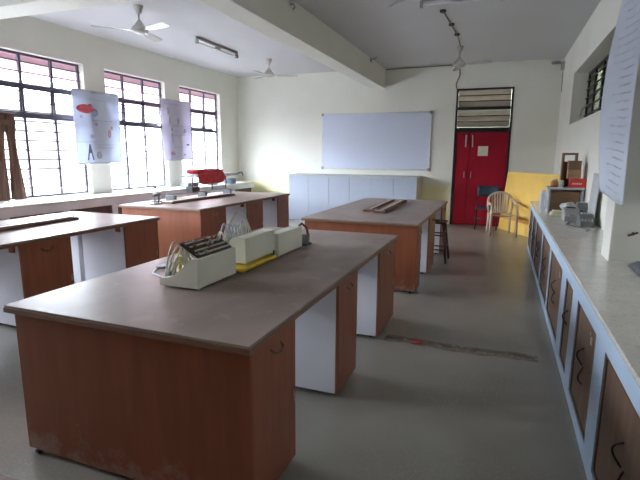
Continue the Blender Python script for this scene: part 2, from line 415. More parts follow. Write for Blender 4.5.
for z0, n in ((2.28, 3), (2.735, 3)):
    hh = .375 / n
    for k in range(n):
        mt = Matrix.Translation((0, YB + .03, z0 + hh * (k + .5))) @ Matrix.Rotation(R(24), 4, 'X')
        MB().box(DX0 + .05, DX1 - .05, -.004, .004, -hh * .53, hh * .53, mtx=mt).build('louvre', M['louvre'], d)
        if k: MB().box(DX0 + .05, DX1 - .05, YB - .004, YB + .012, z0 + hh * k - .012, z0 + hh * k + .008).build('louvre_gap_dark', M['black'], d)  # black strip paints in the dark gap between louvre slats
m = MB().box(-.555, -.335, YB + .006, YB + .0105, 1.63, 1.85)
tag(m.build('door_notice', M['paper']), 'square cream paper notice stuck on the red door', 'notice')

# ------------------------------------------------------------------ whiteboard
wb = thing('whiteboard', (-3.02, YB, 1.29), 'large white marker board with aluminium rim on the far wall', 'whiteboard')
bx0, bx1, bz0, bz1 = -4.41, -1.63, 1.27, 2.66
MB().box(bx0 + .02, bx1 - .02, YB - .022, YB - .003, bz0 + .02, bz1 - .02).build('writing_surface', M['board'], wb)
m = MB(); t = .03
m.box(bx0, bx1, YB - .03, YB - .0005, bz0, bz0 + t, .004); m.box(bx0, bx1, YB - .03, YB - .0005, bz1 - t, bz1, .004)
m.box(bx0, bx0 + t, YB - .03, YB - .0005, bz0, bz1, .004); m.box(bx1 - t, bx1, YB - .03, YB - .0005, bz0, bz1, .004)
m.build('rim', M['alu'], wb)
for x in (bx0 + .025, bx1 - .025):
    for z in (bz0 + .025, bz1 - .025):
        MB().box(x - .035, x + .035, YB - .035, YB - .004, z - .035, z + .035, .008).build('corner_cap', M['fitting'], wb)

# ------------------------------------------------------------------ white cupboard in front of the far wall
cb = thing('low_cupboard', (-3.33, 10.9, 0), 'long low white cupboard standing under the whiteboard', 'cupboard')
cx0, cx1, cy0, cy1, cz = -5.02, -1.80, 10.9, 11.63, 1.143
MB().box(cx0, cx1, cy0 + .02, cy1, .06, cz - .03).build('carcass', M['cup_side'], cb)
MB().box(cx0 - .01, cx1 + .01, cy0, cy1, cz - .03, cz, .004).build('cupboard_top', M['pale_grey'], cb)
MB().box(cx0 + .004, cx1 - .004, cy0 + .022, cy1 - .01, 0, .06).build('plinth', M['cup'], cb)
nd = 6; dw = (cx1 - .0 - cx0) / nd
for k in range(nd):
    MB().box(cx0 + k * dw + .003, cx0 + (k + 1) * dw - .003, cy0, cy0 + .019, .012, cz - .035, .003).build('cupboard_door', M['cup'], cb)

# ------------------------------------------------------------------ laboratory benches
def bench(x0, x1, y0, y1, right, left, label, front_end=True, top_z=.85):
    b = thing('lab_bench', ((x0 + x1) / 2, (y0 + y1) / 2, 0), label, 'lab bench', 'laboratory island benches')
    th = .04; zt = top_z - th; zb = .03
    MB().box(x0 + .004, x1 - .004, y0 + .004, y1 - .004, top_z - th * .35, top_z, .003).build('worktop', M['top'], b)
    m = MB(); m.box(x0, x1, y0, y1, zt, top_z - th * .35 + .0005, .004)
    m.build('worktop_edge', M['edge'], b)
    bx0, bx1 = x0 + .04, x1 - .018
    by0, by1 = y0 + .03, y1 - .03
    e = MB().box(bx0, bx1, by0, by0 + .022, zb, zt, .002).build('end_panel', M['wood_scuffed'], b)
    MB().box(bx0, bx1, by1 - .022, by1, zb, zt, .002).build('end_panel', M['wood'], b)
    xm = (bx0 + bx1) / 2
    MB().box(xm - .025, xm + .025, by0 + .022, by1 - .022, zt - .14, zt).build('spine_rail', M['wood_light'], b)
    for side, spans in ((1, right), (-1, left)):
        for a, c in spans:
            a = max(a, by0 + .0225); c = min(c, by1 - .0225)
            xo = bx1 if side > 0 else bx0
            xi = xm + side * .035
            lo, hi = min(xo - side * .02, xi), max(xo - side * .02, xi)
            cab = MB().box(lo, hi, a, c, zb, zt, .002).build('cabinet', M['white_lam'], b)
            f0, f1 = min(xo, xo - side * .02), max(xo, xo - side * .02)
            MB().box(f0, f1, a, c, zb, zt - .002, .002).build('cabinet_door', M['wood_side'], cab)
            yc = (a + c) / 2; zh = zt - .075
            MB().tube([(xo - side * .002, yc - .055, zh + .012), (xo + side * .018, yc - .045, zh - .008), (xo + side * .026, yc, zh - .018), (xo + side * .018, yc + .045, zh - .008), (xo - side * .002, yc + .055, zh + .012)], .005).build('handle', M['edge'], cab)
            MB().box(min(xo, xo + side * .006), max(xo, xo + side * .006), c - .035, c - .012, .36, .43, .002).build('hinge', M['stain'], cab)
            MB().box(min(xo - side * .12, xo - side * .06), max(xo - side * .12, xo - side * .06), a - .02, a + .001, zt - .07, zt - .012, .003).build('bracket', M['wood'], cab)
            for yy in (a + .05, c - .05):
                xx = xo - side * .08
                MB().tube([(xx - .012, yy, .016), (xx + .012, yy, .016)], .016, 12).tube([(xx, yy, .016), (xx, yy, zb + .002)], .008).build('castor', M['castor'], cab)
    for xx in (bx0 + .06, bx1 - .06):
        MB().tube([(xx - .012, by0 + .011, .016), (xx + .012, by0 + .011, .016)], .0155, 12).tube([(xx, by0 + .011, .016), (xx, by0 + .011, zb + .002)], .008).build('castor', M['castor'], b)
    return b
def spans(y0, near): return [(y0 + a, y0 + c) for a, c in near]
near = [(0, .49), (1.19, 1.62), (2.30, 3.0)]
b1 = bench(-2.375, -.918, 1.60, 4.58, spans(1.615, near), spans(1.615, near), 'nearest brown lab bench carrying the white electronics consoles')
bench(-2.33, -.85, 5.42, 8.5, spans(5.43, [(0, .34), (1.03, 1.62), (2.45, 3.05)]), spans(5.43, [(0, .34), (1.03, 1.62), (2.45, 3.05)]), 'brown lab bench in the middle carrying flat wooden slide wire boards')
bench(-5.42, -3.97, 1.72, 4.76, [(1.75, 2.2), (2.90, 3.44), (4.17, 4.73)], [(1.75, 2.2), (2.90, 3.44), (4.17, 4.73)], 'lab bench at the left edge of the picture below the first window')
bench(-5.5, -4.0, 5.65, 8.75, [(5.66, 6.36), (7.03, 7.6), (8.22, 8.72)], [(5.66, 6.36), (7.03, 7.6), (8.22, 8.72)], 'far left lab bench carrying the red cloth bundle and stands')
bench(-2.4, -.93, -2.3, .698, spans(-2.3, near), spans(-2.3, near), 'bench whose bare corner shows at the bottom left of the picture')

# ------------------------------------------------------------------ left wall counter
lc = thing('window_counter', (-6.6, 4, 0), 'long white counter with brown doors under the left windows', 'counter')
LY0, LY1 = YF + .05, 11.42
MB().box(XL + .002, -6.29, LY0, LY1, .87, .90, .004).build('counter_top', M['left_top'], lc)
MB().box(-6.36, -6.30, LY0, LY1, .745, .869, .003).build('counter_fascia', M['left_fascia'], lc)
y = LY0; k = 0
while y < LY1 - .3:
    MB().box(-6.38, -6.305, y, y + .12, .0, .744).build('counter_post', M['left_fascia'], lc)
    if y + .13 < LY1 - .2:
        dd = MB().box(-6.345, -6.32, y + .125, min(y + .985, LY1 - .01), .07, .74, .003).build('counter_door', M['dark_wood'], lc)
        MB().tube([(-6.322, y + .86, .50), (-6.295, y + .86, .49), (-6.295, y + .86, .41), (-6.322, y + .86, .40)], .006).build('door_pull', M['steel'], dd)
    y += .99
MB().box(XL + .002, -6.38, LY1 - .03, LY1, 0, .869).build('counter_end', M['left_fascia'], lc)

# ------------------------------------------------------------------ right wall counter
rc = thing('wall_counter', (.8, 5, 0), 'long stone topped counter with brown doors along the right wall', 'counter')
RY0, RY1, RZ = -2.6, 9.15, .85
FX = .52
MB().box(FX - .012, XR - .002, RY0, RY1, RZ - .025, RZ, .004).build('counter_top', M['granite'], rc)
MB().box(FX - .006, FX + .03, RY0 + .004, RY1 - .004, RZ - .034, RZ - .0255).build('counter_dark_strip', M['wire_wall'], rc)  # thin dark strip just under the worktop front
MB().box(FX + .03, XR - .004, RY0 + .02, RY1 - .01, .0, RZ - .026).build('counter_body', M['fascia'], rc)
m = MB()
doors = [(-2.3, -1.4), (-1.2, -.3), (-.1, .45), (.68, 1.35), (1.56, 2.46), (2.69, 3.34), (3.58, 3.95), (4.21, 5.16), (5.27, 6.2), (6.31, 7.36), (7.46, 8.2), (8.3, 9.0)]
z0, z1 = .085, .715
m.box(FX, FX + .03, RY0 + .02, RY1 - .01, z1, RZ - .0345); m.box(FX, FX + .03, RY0 + .02, RY1 - .01, 0, z0)
y = RY0 + .02
for a, b in doors: m.box(FX, FX + .03, y, a, z0, z1); y = b
m.box(FX, FX + .03, y, RY1 - .01, z0, z1)
bmesh.ops.remove_doubles(m.bm, verts=m.bm.verts, dist=1e-5)
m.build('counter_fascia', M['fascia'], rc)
for i, (a, b) in enumerate(doors):
    dd = MB().box(FX + .012, FX + .029, a + .02, b - .02, z0 + .02, z1 - .02, .002).build('counter_door', M['counter_door'], rc)
    r = MB(); q = .022
    r.box(FX + .006, FX + .0295, a + .001, a + q, z0 + .001, z1 - .001); r.box(FX + .006, FX + .0295, b - q, b - .001, z0 + .001, z1 - .001)
    r.box(FX + .006, FX + .0295, a + q, b - q, z0 + .001, z0 + q); r.box(FX + .006, FX + .0295, a + q, b - q, z1 - q, z1 - .001)
    r.build('door_rim', M['counter_rim'], dd)
    yc = (a + b) / 2; n = 10
    for s in ((1, -1) if b - a > .5 else (1,)):
        pts = [(FX + .012 - .03 * math.sin(math.pi * k / n), yc + s * (.02 + .035 * math.sin(math.pi * k / n)), .40 + .05 * s * 1.0 + .055 * (k / n - .5) * 2) for k in range(n + 1)]
        MB().tube(pts, .0045).build('handle', M['black'], dd)
    if i in (4, 5, 7):
        yy = a + .14 if i != 7 else a + .2
        MB().box(FX + .006, FX + .013, yy, yy + .028, .60, .645, .002).build('latch', M['alu'], dd)
        MB().box(FX + .007, FX + .013, yy + .05, yy + .066, .63, .66, .002).build('latch_plate', M['stain'], dd)

# ------------------------------------------------------------------ fans
def fan(x, y, rot, label):
    f = thing('ceiling_fan', (x, y, ZC), label, 'ceiling fan', 'ceiling fans', rz=rot)
    MB().lathe(0, 0, [(.065, 0), (.062, -.02), (.035, -.10), (.016, -.115)]).build('canopy', M['fan'], f, local=True)
    MB().tube([(0, 0, -.11), (0, 0, -.26)], .013, 10).build('down_rod', M['fan'], f, local=True)
    MB().lathe(0, 0, [(.016, -.19), (.05, -.235), (.065, -.26), (.10, -.29), (.115, -.32), (.115, -.345), (.09, -.36), (.045, -.375), (.01, -.38)]).build('motor', M['fan'], f, local=True)
    for k in range(3):
        mt = Matrix.Rotation(k * 2 * math.pi / 3, 4, 'Z')
        a = MB(); a.box(.09, .22, -.022, .022, -.338, -.330, .002, mtx=mt)
        bo = a.build('blade_arm', M['fan'], f, local=True)
        b2 = MB(); tw = mt @ Matrix.Translation((0, 0, -.335)) @ Matrix.Rotation(R(-11), 4, 'X')
        prof = [(.19, -.045), (.30, -.062), (.58, -.068), (.62, -.05), (.63, 0), (.62, .05), (.58, .068), (.30, .062), (.19, .045)]
        b2.prism(prof, 'z', -.003, .003)
        bmesh.ops.transform(b2.bm, matrix=tw, verts=b2.bm.verts)
        b2.build('blade', M['fan'], f, local=True)
    return f
fan(-4.95, 5.72, math.atan2(-.14, .51), 'ceiling fan nearest the left windows, with a bright blade')
fan(-4.93, 9.7, math.atan2(.3, .55), 'ceiling fan hanging near the far left corner, beyond the tube light')
fan(-.91, 9.82, math.atan2(-.2, .58), 'ceiling fan hanging in front of the red door')

# ------------------------------------------------------------------ tube lights and ceiling bits
def tube_light(x, y, ang, ln, label):
    t = thing('ceiling_tube_light', (x, y, ZC), label, 'tube light', 'fluorescent tube lights', rz=ang)
    MB().box(-ln / 2, ln / 2, -.028, .028, -.045, 0, .004).build('batten', M['fitting'], t, local=True)
    MB().box(-.06, .06, -.035, .035, -.075, -.0455, .004).build('ballast_box', M['fitting'], t, local=True)
    for s in (-1, 1):
        MB().box(s * ln / 2 - .02, s * ln / 2 + .02, -.03, .03, -.125, -.0455, .004).build('lamp_holder', M['fitting'], t, local=True)
    MB().tube([(-ln / 2 + .02, 0, -.095), (ln / 2 - .02, 0, -.095)], .014, 12).build('tube', M['tube'], t, local=True)
    return t
tube_light(-5.22, 8.15, R(90), 1.36, 'unlit tube light on the ceiling between the two left fans')
tube_light(-.65, 6.72, R(0), 1.0, 'unlit tube light at the top edge of the picture above the aisle')
c = thing('ceiling_conduit', (-.9, 8.1, ZC), 'thin dark conduit with junction boxes on the ceiling before the far fan', 'conduit')
MB().tube([(-.95, 7.35, ZC - .012), (-.91, 8.1, ZC - .012), (-.88, 8.95, ZC - .012), (-.90, 9.7, ZC - .012)], .009).build('conduit_pipe', M['wire_wall'], c)
for x, y in ((-.95, 7.36), (-.905, 8.12), (-.88, 8.8)):
    MB().lathe(x, y, [(.045, ZC - .001), (.045, ZC - .028), (.03, ZC - .036)], 14).build('junction_box', M['pvc'], c)
c = thing('beam_hook', (-2.79, 10.1, 3.6), 'small bent iron hook at the top of the long beam', 'hook')
MB().tube([(-2.79, 10.25, 3.63), (-2.70, 10.2, 3.63), (-2.62, 10.12, 3.65)], .012).build('hook_rod', M['fitting'], c)
MB().box(-2.789, -2.77, 10.2, 10.32, 3.59, 3.66).build('hook_plate', M['fitting'], c)
tag(MB().tube([(-2.79, 6.13, 3.60), (-2.74, 6.13, 3.60), (-2.72, 6.13, 3.55), (-2.75, 6.13, 3.53)], .011).build('beam_peg', M['fitting']), 'small peg high on the long beam at the top edge', 'peg')
tag(MB().tube([(-1.62, 6.9, ZC - .0115), (-1.2, 6.55, ZC - .0115)], .012).build('ceiling_conduit', M['pale_grey']), 'pale conduit stub on the ceiling left of the aisle tube light', 'conduit')
# cable down from the fan to the door frame, cable along the wall top
pts = [(-1.12, YB - .012, 3.66), (-1.06, YB - .012, 3.56), (-1.05, YB - .012, 3.45), (-1.09, YB - .012, 3.34), (-1.12, YB - .012, 3.26), (-1.11, YB - .012, 3.15)]
tag(MB().tube(pts, .014).build('wall_cable', M['wire_wall']), 'loose grey cable dropping from the ceiling to the door frame', 'cable')
tag(MB().tube([(-2.78, YB - .0085, 3.655), (-1.9, YB - .0085, 3.665), (-1.16, YB - .0085, 3.670)], .009).build('cable_run', M['wire_wall']), 'straight dark cable run along the top of the far wall', 'cable')
c = thing('ceiling_camera', (1.0, 11.5, 3.5), 'small security camera bracket in the far right ceiling corner', 'camera')
MB().box(1.01, 1.07, 11.44, 11.58, 3.42, 3.58, .008).build('bracket_plate', M['fitting'], c)
MB().tube([(1.02, 11.5, 3.55), (.92, 11.45, 3.58)], .014).build('bracket_arm', M['fitting'], c)
MB().tube([(.97, 11.50, 3.57), (.83, 11.38, 3.55)], .032, 12).build('camera_body', M['fitting'], c)
MB().tube([(1.05, 11.5, 3.43), (1.052, 11.5, 3.2), (1.055, 11.5, 2.98)], .010).build('camera_cable', M['fitting'], c)

# ------------------------------------------------------------------ hanging posters
def poster(x, y0, y1, z0, z1, mat, label, prints, sag=.02):
    p = thing('hanging_poster', (x, (y0 + y1) / 2, z0), label, 'poster')
    f = lambda u, v, dx=0: (x + dx + .012 * math.sin(5 * u + 2 * v) + .008 * math.sin(11 * u), y0 + u * (y1 - y0) + .02 * (1 - v), z0 + v * (z1 - z0) + sag * (u - .5))
    MB().grid(f, 24, 24, .0012).build('poster_sheet', mat, p)
    rod = [f(u / 8, 1.0) for u in range(9)]
    MB().tube(rod, .009).build('hanging_rod', M['pale_grey'], p)
    rod = [f(u / 8, 0.0) for u in range(9)]
    MB().tube(rod, .007).build('bottom_rod', M['pale_grey'], p)
    for shape, mat2, cu, cv, ru, rv in prints:
        m = MB()
        if shape == 'o':
            m.grid(lambda s, t: f(cu + ru * s * math.cos(2 * math.pi * t), cv + rv * s * math.sin(2 * math.pi * t), .004), 3, 18, .0008)
        elif shape == 'r':
            m.grid(lambda s, t: f(cu + ru * (2 * s - 1), cv + rv * (2 * t - 1), .004), 4, 3, .0008)
        elif shape == 'a':
            for sx in (-1, 1):
                m.grid(lambda s, t: f(cu + sx * ru * (1 - t) + .014 * (2 * s - 1), cv + rv * (2 * t - 1), .004), 2, 6, .0008)
            m.grid(lambda s, t: f(cu + ru * .45 * (2 * s - 1), cv + rv * (.5 * t - .1), .004), 2, 3, .0008)
        elif shape == 't':
            n = int(rv) * 4
            m.tube([f(cu + ru * (2 * k / n - 1), cv + .005 * math.sin(k * 2.1), .004) for k in range(n + 1)], .0035, 4)
        m.build('printed_figure', mat2, p)
    return p
I = M
poster(XL + .04, 6.17, 7.24, 1.45, 2.71, M['poster'], 'pale poster with a red oval picture hanging between the first two windows', [
    ('t', I['ink_grey'], .45, .88, .24, 14), ('o', I['ink_red'], .25, .75, .19, .062), ('o', I['ink_blue'], .45, .71, .07, .05), ('o', I['ink'], .36, .80, .05, .02),
    ('o', I['ink_grey'], .14, .64, .03, .022), ('o', I['ink_grey'], .47, .55, .03, .022), ('o', I['ink_grey'], .35, .38, .045, .03), ('t', I['ink_grey'], .25, .30, .2, 10),
    ('a', I['ink'], .27, .16, .06, .11), ('o', I['ink_grey'], .47, .115, .062, .05), ('o', I['ink_pink'], .73, .42, .04, .06), ('o', I['ink_pink'], .79, .50, .03, .03),
    ('t', I['ink_grey'], .6, .60, .22, 12), ('t', I['ink_grey'], .62, .26, .2, 10), ('t', I['ink_grey'], .62, .22, .2, 11)])
poster(XL + .04, 8.42, 9.46, 1.49, 2.79, M['poster2'], 'lilac tinted poster with small figures hanging beside the farthest window', [
    ('t', I['ink_grey'], .4, .93, .3, 14), ('r', I['ink_grey'], .22, .82, .035, .055), ('r', I['ink_grey'], .24, .66, .03, .05), ('o', I['ink_grey'], .56, .66, .03, .06),
    ('r', I['ink_grey'], .32, .52, .03, .03), ('o', I['ink_grey'], .76, .50, .04, .035), ('t', I['ink_grey'], .5, .58, .3, 14), ('r', I['ink_grey'], .32, .38, .02, .07),
    ('o', I['ink'], .86, .26, .06, .016), ('o', I['ink_pink'], .30, .12, .09, .03), ('r', I['ink'], .32, .10, .06, .008), ('o', I['ink_pink'], .72, .09, .05, .02), ('t', I['ink_grey'], .55, .42, .3, 12),
    ('t', I['ink_grey'], .6, .22, .22, 9)])
# chart on the right pillar
p = thing('wall_chart', (.78, 4.15, 1.3), 'long pale written paper chart curling off the right pillar', 'chart')
def chart(u, v, dx=0):
    y = 3.78 + u * .72 + .02 * math.sin(2.5 * v)
    x = .785 - dx - .065 * max(0, (u - .5) / .5) ** 1.4 * max(0, math.sin(math.pi * min(1, .1 + v * 1.0))) + (.012 * max(0, (.32 - u) / .32) ** 1.3) - .006 * math.sin(4 * v + 5 * u)
    if 4.03 < y < 4.34: x = min(x, .792 - dx)
    return (x, y, 1.30 + v * 1.62 + .05 * u)
MB().grid(chart, 30, 30, .001).build('chart_sheet', M['chart'], p)
rnd = random.Random(11)
for r in range(26):
    v = .04 + r * .036; ua, ub = rnd.uniform(.10, .16), rnd.uniform(.6, .86); n = 60
    MB().tube([chart(ua + (ub - ua) * k / n, v + rnd.uniform(-.005, .005), .004) for k in range(n + 1)], .0011, 4).build('text_line', M['ink_faint'], p)
MB().tube([chart(u / 8, 0) for u in range(9)], .006).build('bottom_rod', M['pale_grey'], p)
tag(MB().tube([(.94, 4.055, 1.075), (.94, 4.02, 1.07), (.90, 4.0, 1.06), (.96, 4.0, 1.085)], .008).build('wall_peg', M['dark_wood']), 'small dark peg on the right pillar above the counter', 'peg')
m = MB(); m.grid(lambda u, v: (.90 + .16 * u, 3.35 + .58 * v, .853 + .075 * math.sin(math.pi * min(1, max(0, u))) ** .5 * math.sin(math.pi * v) ** .5 + .008 * math.sin(9 * v) * math.sin(6 * u)), 12, 16, .002)
tag(m.build('folded_cloth', M['dark_grey']), 'dark grey folded cloth on the stone counter in front of the pillar', 'cloth')

# ------------------------------------------------------------------ brown curtain
cu = thing('curtain', (-6.78, 4.95, .95), 'brown curtain tied back in two folds at the left window', 'curtain')
def drape(ya, yb, yt, wt, w):
    m = MB()
    def f(u, v):
        k = .55 + .45 * abs(math.cos(2.2 * v + .4))
        yc = ya + (yb - ya) * v
        ww = w * (.75 + .25 * math.cos(5 * v)) if v < .8 else wt
        a = 2 * math.pi * u
        r = 1 + .16 * math.sin(6 * a)
        return (-6.79 + .05 * r * math.sin(a), yc + ww / 2 * r * math.cos(a), .935 + 1.24 * v)
    m.grid(f, 48, 18); return m
drape(4.76, 4.84, 0, .13, .20).build('drape', M['curtain'], cu)
drape(5.02, 4.98, 0, .15, .20).build('drape', M['curtain'], cu)
MB().box(-6.85, -6.725, 4.74, 5.05, 2.02, 2.10, .02).build('tie_band', M['curtain'], cu)
MB().tube([(-6.79, 4.6, 2.19), (-6.79, 5.12, 2.19)], .012).build('curtain_rod', M['dark_wood'], cu)

# ------------------------------------------------------------------ electronics consoles on the near bench
TZ = .85
def kit(x, y, ln, z, label, rear=.185, strip=.09, raised=False, group='white electronics training consoles'):
    """profile faces -Y: low lip on the -X side, tall plain back on the +X side."""
    k = thing('training_console', (x, y, z), label, 'console', group)
    prof = [(-.27, .012), (0, .012), (0, rear), (-strip, rear + .002), (-strip - .025, rear - .014), (-.155, .088), (-.185, .066), (-.265, .056)]
    MB().prism(prof, 'y', 0, .012, .0015).build('side_cheek', M['kit'], k, local=True)
    MB().prism(prof, 'y', ln - .012, ln, .0015).build('side_cheek', M['kit'], k, local=True)
    MB().box(-.012, 0, .0125, ln - .0125, .012, rear, .002).build('back_panel', M['kit'], k, local=True)
    MB().box(-.27, -.0125, .0125, ln - .0125, .012, .024).build('base_tray', M['kit'], k, local=True)
    MB().box(-strip, -.0125, .0125, ln - .0125, rear - .012, rear, .002).build('top_strip', M['kit'], k, local=True)
    if raised:
        mt = Matrix.Translation((-.085, 0, rear + .036)) @ Matrix.Rotation(R(30), 4, 'Y')
        rp_ = MB().box(-.075, .075, .05, ln - .015, -.008, .008, .002, mtx=mt).build('meter_board', M['kit_panel'], k, local=True)
        for q in (.07, ln - .05):
            MB().box(-.145, -.13, q, q + .015, .08, rear + .058).build('board_prop', M['kit'], k, local=True)
        for q in (-.055, -.02, .02, .055):
            MB().box(q - .005, q + .005, .07, ln - .03, .0085, .013, mtx=mt).build('printed_line', M['paper'], rp_, local=True)
        rr_ = random.Random(8)
        for q in range(16):
            a_, b_ = rr_.uniform(-.06, .06), rr_.uniform(.07, ln - .05)
            MB().box(a_ - .009, a_ + .009, b_ - .009, b_ + .009, .0135, .028, .003, mtx=mt).build('terminal_post', M['pale_grey'] if q % 2 else M['jar'], rp_, local=True)
    inner = [(-.262, .05), (-.185, .058), (-.155, .078), (-strip - .025, rear - .024), (-strip + .004, rear - .013), (-strip + .004, rear - .024), (-strip - .02, rear - .04), (-.155, .066), (-.185, .048), (-.262, .04)]
    pn = MB().prism(inner, 'y', .013, ln - .013).build('face_panel', M['kit_panel'], k, local=True)
    dots = MB(); rnd = random.Random(int(y * 100))
    for i in range(7):
        for j in range(3):
            t = .25 + .3 * j; px = -.15 + (.125 - strip) * t; pz = .08 + (rear - .104) * t + .004
            yy = .05 + i * (ln - .1) / 6
            dots.lathe(px, yy, [(.007, pz - .002), (.007, pz + .012), (.004, pz + .016)], 8)
    dots.build('terminal_posts', M['pale_grey'], pn, local=True)
    strips = MB()
    for j in range(3):
        t = .15 + .33 * j; px = -.15 + (.125 - strip) * t; pz = .083 + (rear - .104) * t
        strips.box(px - .004, px + .004, .03, ln - .03, pz, pz + .003)
    strips.build('printed_lines', M['paper'], pn, local=True)
    for xx in (-.25, -.02):
        for yy in (.03, ln - .03):
            MB().lathe(xx, yy, [(.010, 0), (.011, .012)], 10).build('rubber_foot', M['pale_grey'], k, local=True)
    return k
def arc(p, q, h, n=12, lean=(0, 0)):
    p, q = Vector(p), Vector(q)
    return [p.lerp(q, i / n) + Vector((lean[0], lean[1], h)) * math.sin(math.pi * i / n) ** .8 for i in range(n + 1)]
k1 = kit(-1.585, 2.19, .42, TZ, 'nearest white training console, with looping pale wires in front', strip=.03, raised=True)
k2 = kit(-1.575, 2.72, .44, TZ + .038, 'middle white training console raised on a yellow board')
k3 = kit(-1.55, 3.17, .46, TZ, 'farthest white training console at the far end of the row')
rnd = random.Random(21)
def wires(root, n, y0, y1, x0, x1, z0, hmin, hmax, mats, r=.0048):
    for i in range(n):
        ya, yb2 = rnd.uniform(y0, y1), rnd.uniform(y0, y1)
        xa, xb = rnd.uniform(x0, x1), rnd.uniform(x0, x1)
        MB().tube(arc((xa, ya, z0(xa)), (xb, yb2, z0(xb)), rnd.uniform(hmin, hmax), 14, (rnd.uniform(-.03, .03), rnd.uniform(-.03, .03))), r, 6).build('wire', mats[i % len(mats)], root, local=True)
zf = lambda x: .056 if x < -.185 else .06 + (x + .185) * .8
wires(k1, 9, .02, .30, -.25, -.16, zf, .09, .17, [M['wire_white'], M['wire_white'], M['wire_yellow']])
for ya_, yb_2, hh_ in ((.02, .16, .20), (.04, .22, .17), (.10, .30, .18)):
    MB().tube(arc((-.24, ya_, .06), (-.19, yb_2, .06), hh_, 16), .006, 8).build('wire', M['wire_white'], k1, local=True)
wires(k1, 6, .08, .26, -.24, -.17, zf, .03, .07, [M['wire_yellow']])
MB().box(-.235, -.175, .10, .24, .058, .075, .004).build('yellow_block', M['yellow'], k1, local=True)
MB().lathe(-.245, .06, [(.013, .056), (.014, .08), (.009, .086)], 12).build('knob', M['ink_blue'], k1, local=True)
for q in range(13):
    MB().tube(arc((-.25 + .004 * q, .02 + .028 * q, .06), (-.18, .05 + .027 * q, .07), .15 + .05 * math.sin(q * 1.7) ** 2, 12, (0, .02 * math.sin(q))), .005, 6).build('wire', M['wire_grey'] if q % 4 else M['wire_white'], k2, local=True)
wires(k2, 5, .01, .14, -.24, -.18, zf, .05, .10, [M['wire_yellow']])
MB().tube(arc((-.22, .06, .06), (-.14, .36, .10), .25, 18), .007, 8).build('wire', M['wire_white'], k2, local=True)
MB().tube([(-.26, .40, .075), (-.14, .22, .15), (-.10, .12, .15)], .006).build('wire', M['wire_white'], k2, local=True)
wires(k3, 5, .04, .3, -.22, -.12, zf, .05, .12, [M['wire_grey'], M['wire_white']])
yb_ = thing('yellow_board', (-1.7, 2.9, TZ), 'yellow plastic board under the middle console', 'board')
MB().box(-1.86, -1.545, 2.64, 3.13, TZ + .014, TZ + .036, .004).build('board_plate', M['yellow'], yb_)
for xx in (-1.83, -1.575):
    for yy in (2.68, 3.10):
        MB().lathe(xx, yy, [(.014, TZ), (.016, TZ + .0145)], 10).build('board_foot', M['yellow'], yb_)
MB().tube([(-1.553, 3.1, TZ + .036), (-1.553, 3.1, TZ + .075)], .006).build('terminal_pin', M['dark_wood'], yb_)
dv = thing('terminal_block', (-1.6, 3.72, TZ), 'small dark meter stand at the far end of the consoles', 'meter')
MB().box(-1.66, -1.53, 3.68, 3.80, TZ, TZ + .02, .003).build('stand_base', M['dark_grey'], dv)
MB().box(-1.58, -1.54, 3.70, 3.78, TZ + .02, TZ + .10, .003).build('meter_case', M['grey_app'], dv)
MB().tube([(-1.64, 3.72, TZ + .02), (-1.64, 3.72, TZ + .15), (-1.60, 3.74, TZ + .19), (-1.56, 3.76, TZ + .15), (-1.55, 3.76, TZ + .10)], .012).build('clamp_arm', M['plank'], dv)
MB().lathe(-1.60, 3.70, [(.016, TZ + .02), (.016, TZ + .07), (.008, TZ + .08)], 12).build('knob', M['steel'], dv)
tag(MB().tube([(-1.86, 2.30, TZ + .006), (-1.98, 2.36, TZ + .006), (-2.10, 2.42, TZ + .006), (-2.2, 2.6, TZ + .006), (-2.17, 2.74, TZ + .006)], .005).build('loose_lead', M['wire_grey']), 'loose grey lead lying on the near bench left of the consoles', 'wire')
tag(MB().box(-2.20, -2.14, 2.56, 2.66, TZ + .0005, TZ + .0125, .004).build('lead_plug', M['pale_grey']), 'small pale plug lying on the near bench beyond the loose lead', 'plug')

# ------------------------------------------------------------------ slide wire boards
def slide_board(x, y, ln, w, rz, label, z=TZ):
    b = thing('slide_wire_board', (x, y, z), label, 'apparatus', 'wooden slide wire boards', rz=rz)
    MB().box(-w / 2, w / 2, -ln / 2, ln / 2, 0, .028, .004).build('board_base', M['plank'], b, local=True)
    MB().box(-w * .12, w * .12, -ln / 2 + .06, ln / 2 - .06, .0285, .034, .001).build('metre_scale', M['scale'], b, local=True)
    for s in (-1, 1):
        MB().box(-w * .42, w * .42, s * (ln / 2 - .035) - .015, s * (ln / 2 - .035) + .015, .0285, .038, .002).build('brass_strip', M['steel'], b, local=True)
        MB().lathe(s * w * .3, s * (ln / 2 - .035), [(.01, .038), (.011, .055), (.006, .06)], 10).build('terminal', M['steel'], b, local=True)
    MB().box(w * .30, w * .44, -ln / 2 + .08, ln / 2 - .08, .0285, .040, .001).build('copper_strip', M['dark_wood'], b, local=True)
    MB().tube([(-w * .3, -ln / 2 + .05, .036), (-w * .3, ln / 2 - .05, .036)], .002, 6).build('slide_wire', M['steel'], b, local=True)
    return b
slide_board(-1.54, 7.12, 1.75, .17, R(1), 'wooden slide wire board on the middle bench, right hand of the pair')
slide_board(-1.73, 7.15, 1.6, .15, R(1.5), 'darker wooden slide wire board on the middle bench, left hand of the pair')
slide_board(-4.78, 3.62, 1.15, .24, R(4), 'wooden slide wire board on the bench at the left edge')
slide_board(-4.90, 6.98, 1.8, .22, R(-2), 'long wooden slide wire board on the far left bench beside the stand')
bx = thing('wooden_box', (-4.95, 3.2, TZ), 'brown wooden box at the left edge in front of the slide wire board', 'box')
MB().box(-5.12, -4.94, 2.86, 3.28, TZ, TZ + .115, .006).build('box_body', M['plank'], bx)
MB().box(-5.13, -4.93, 2.85, 3.29, TZ + .116, TZ + .135, .004).build('box_lid', M['dark_wood'], bx)

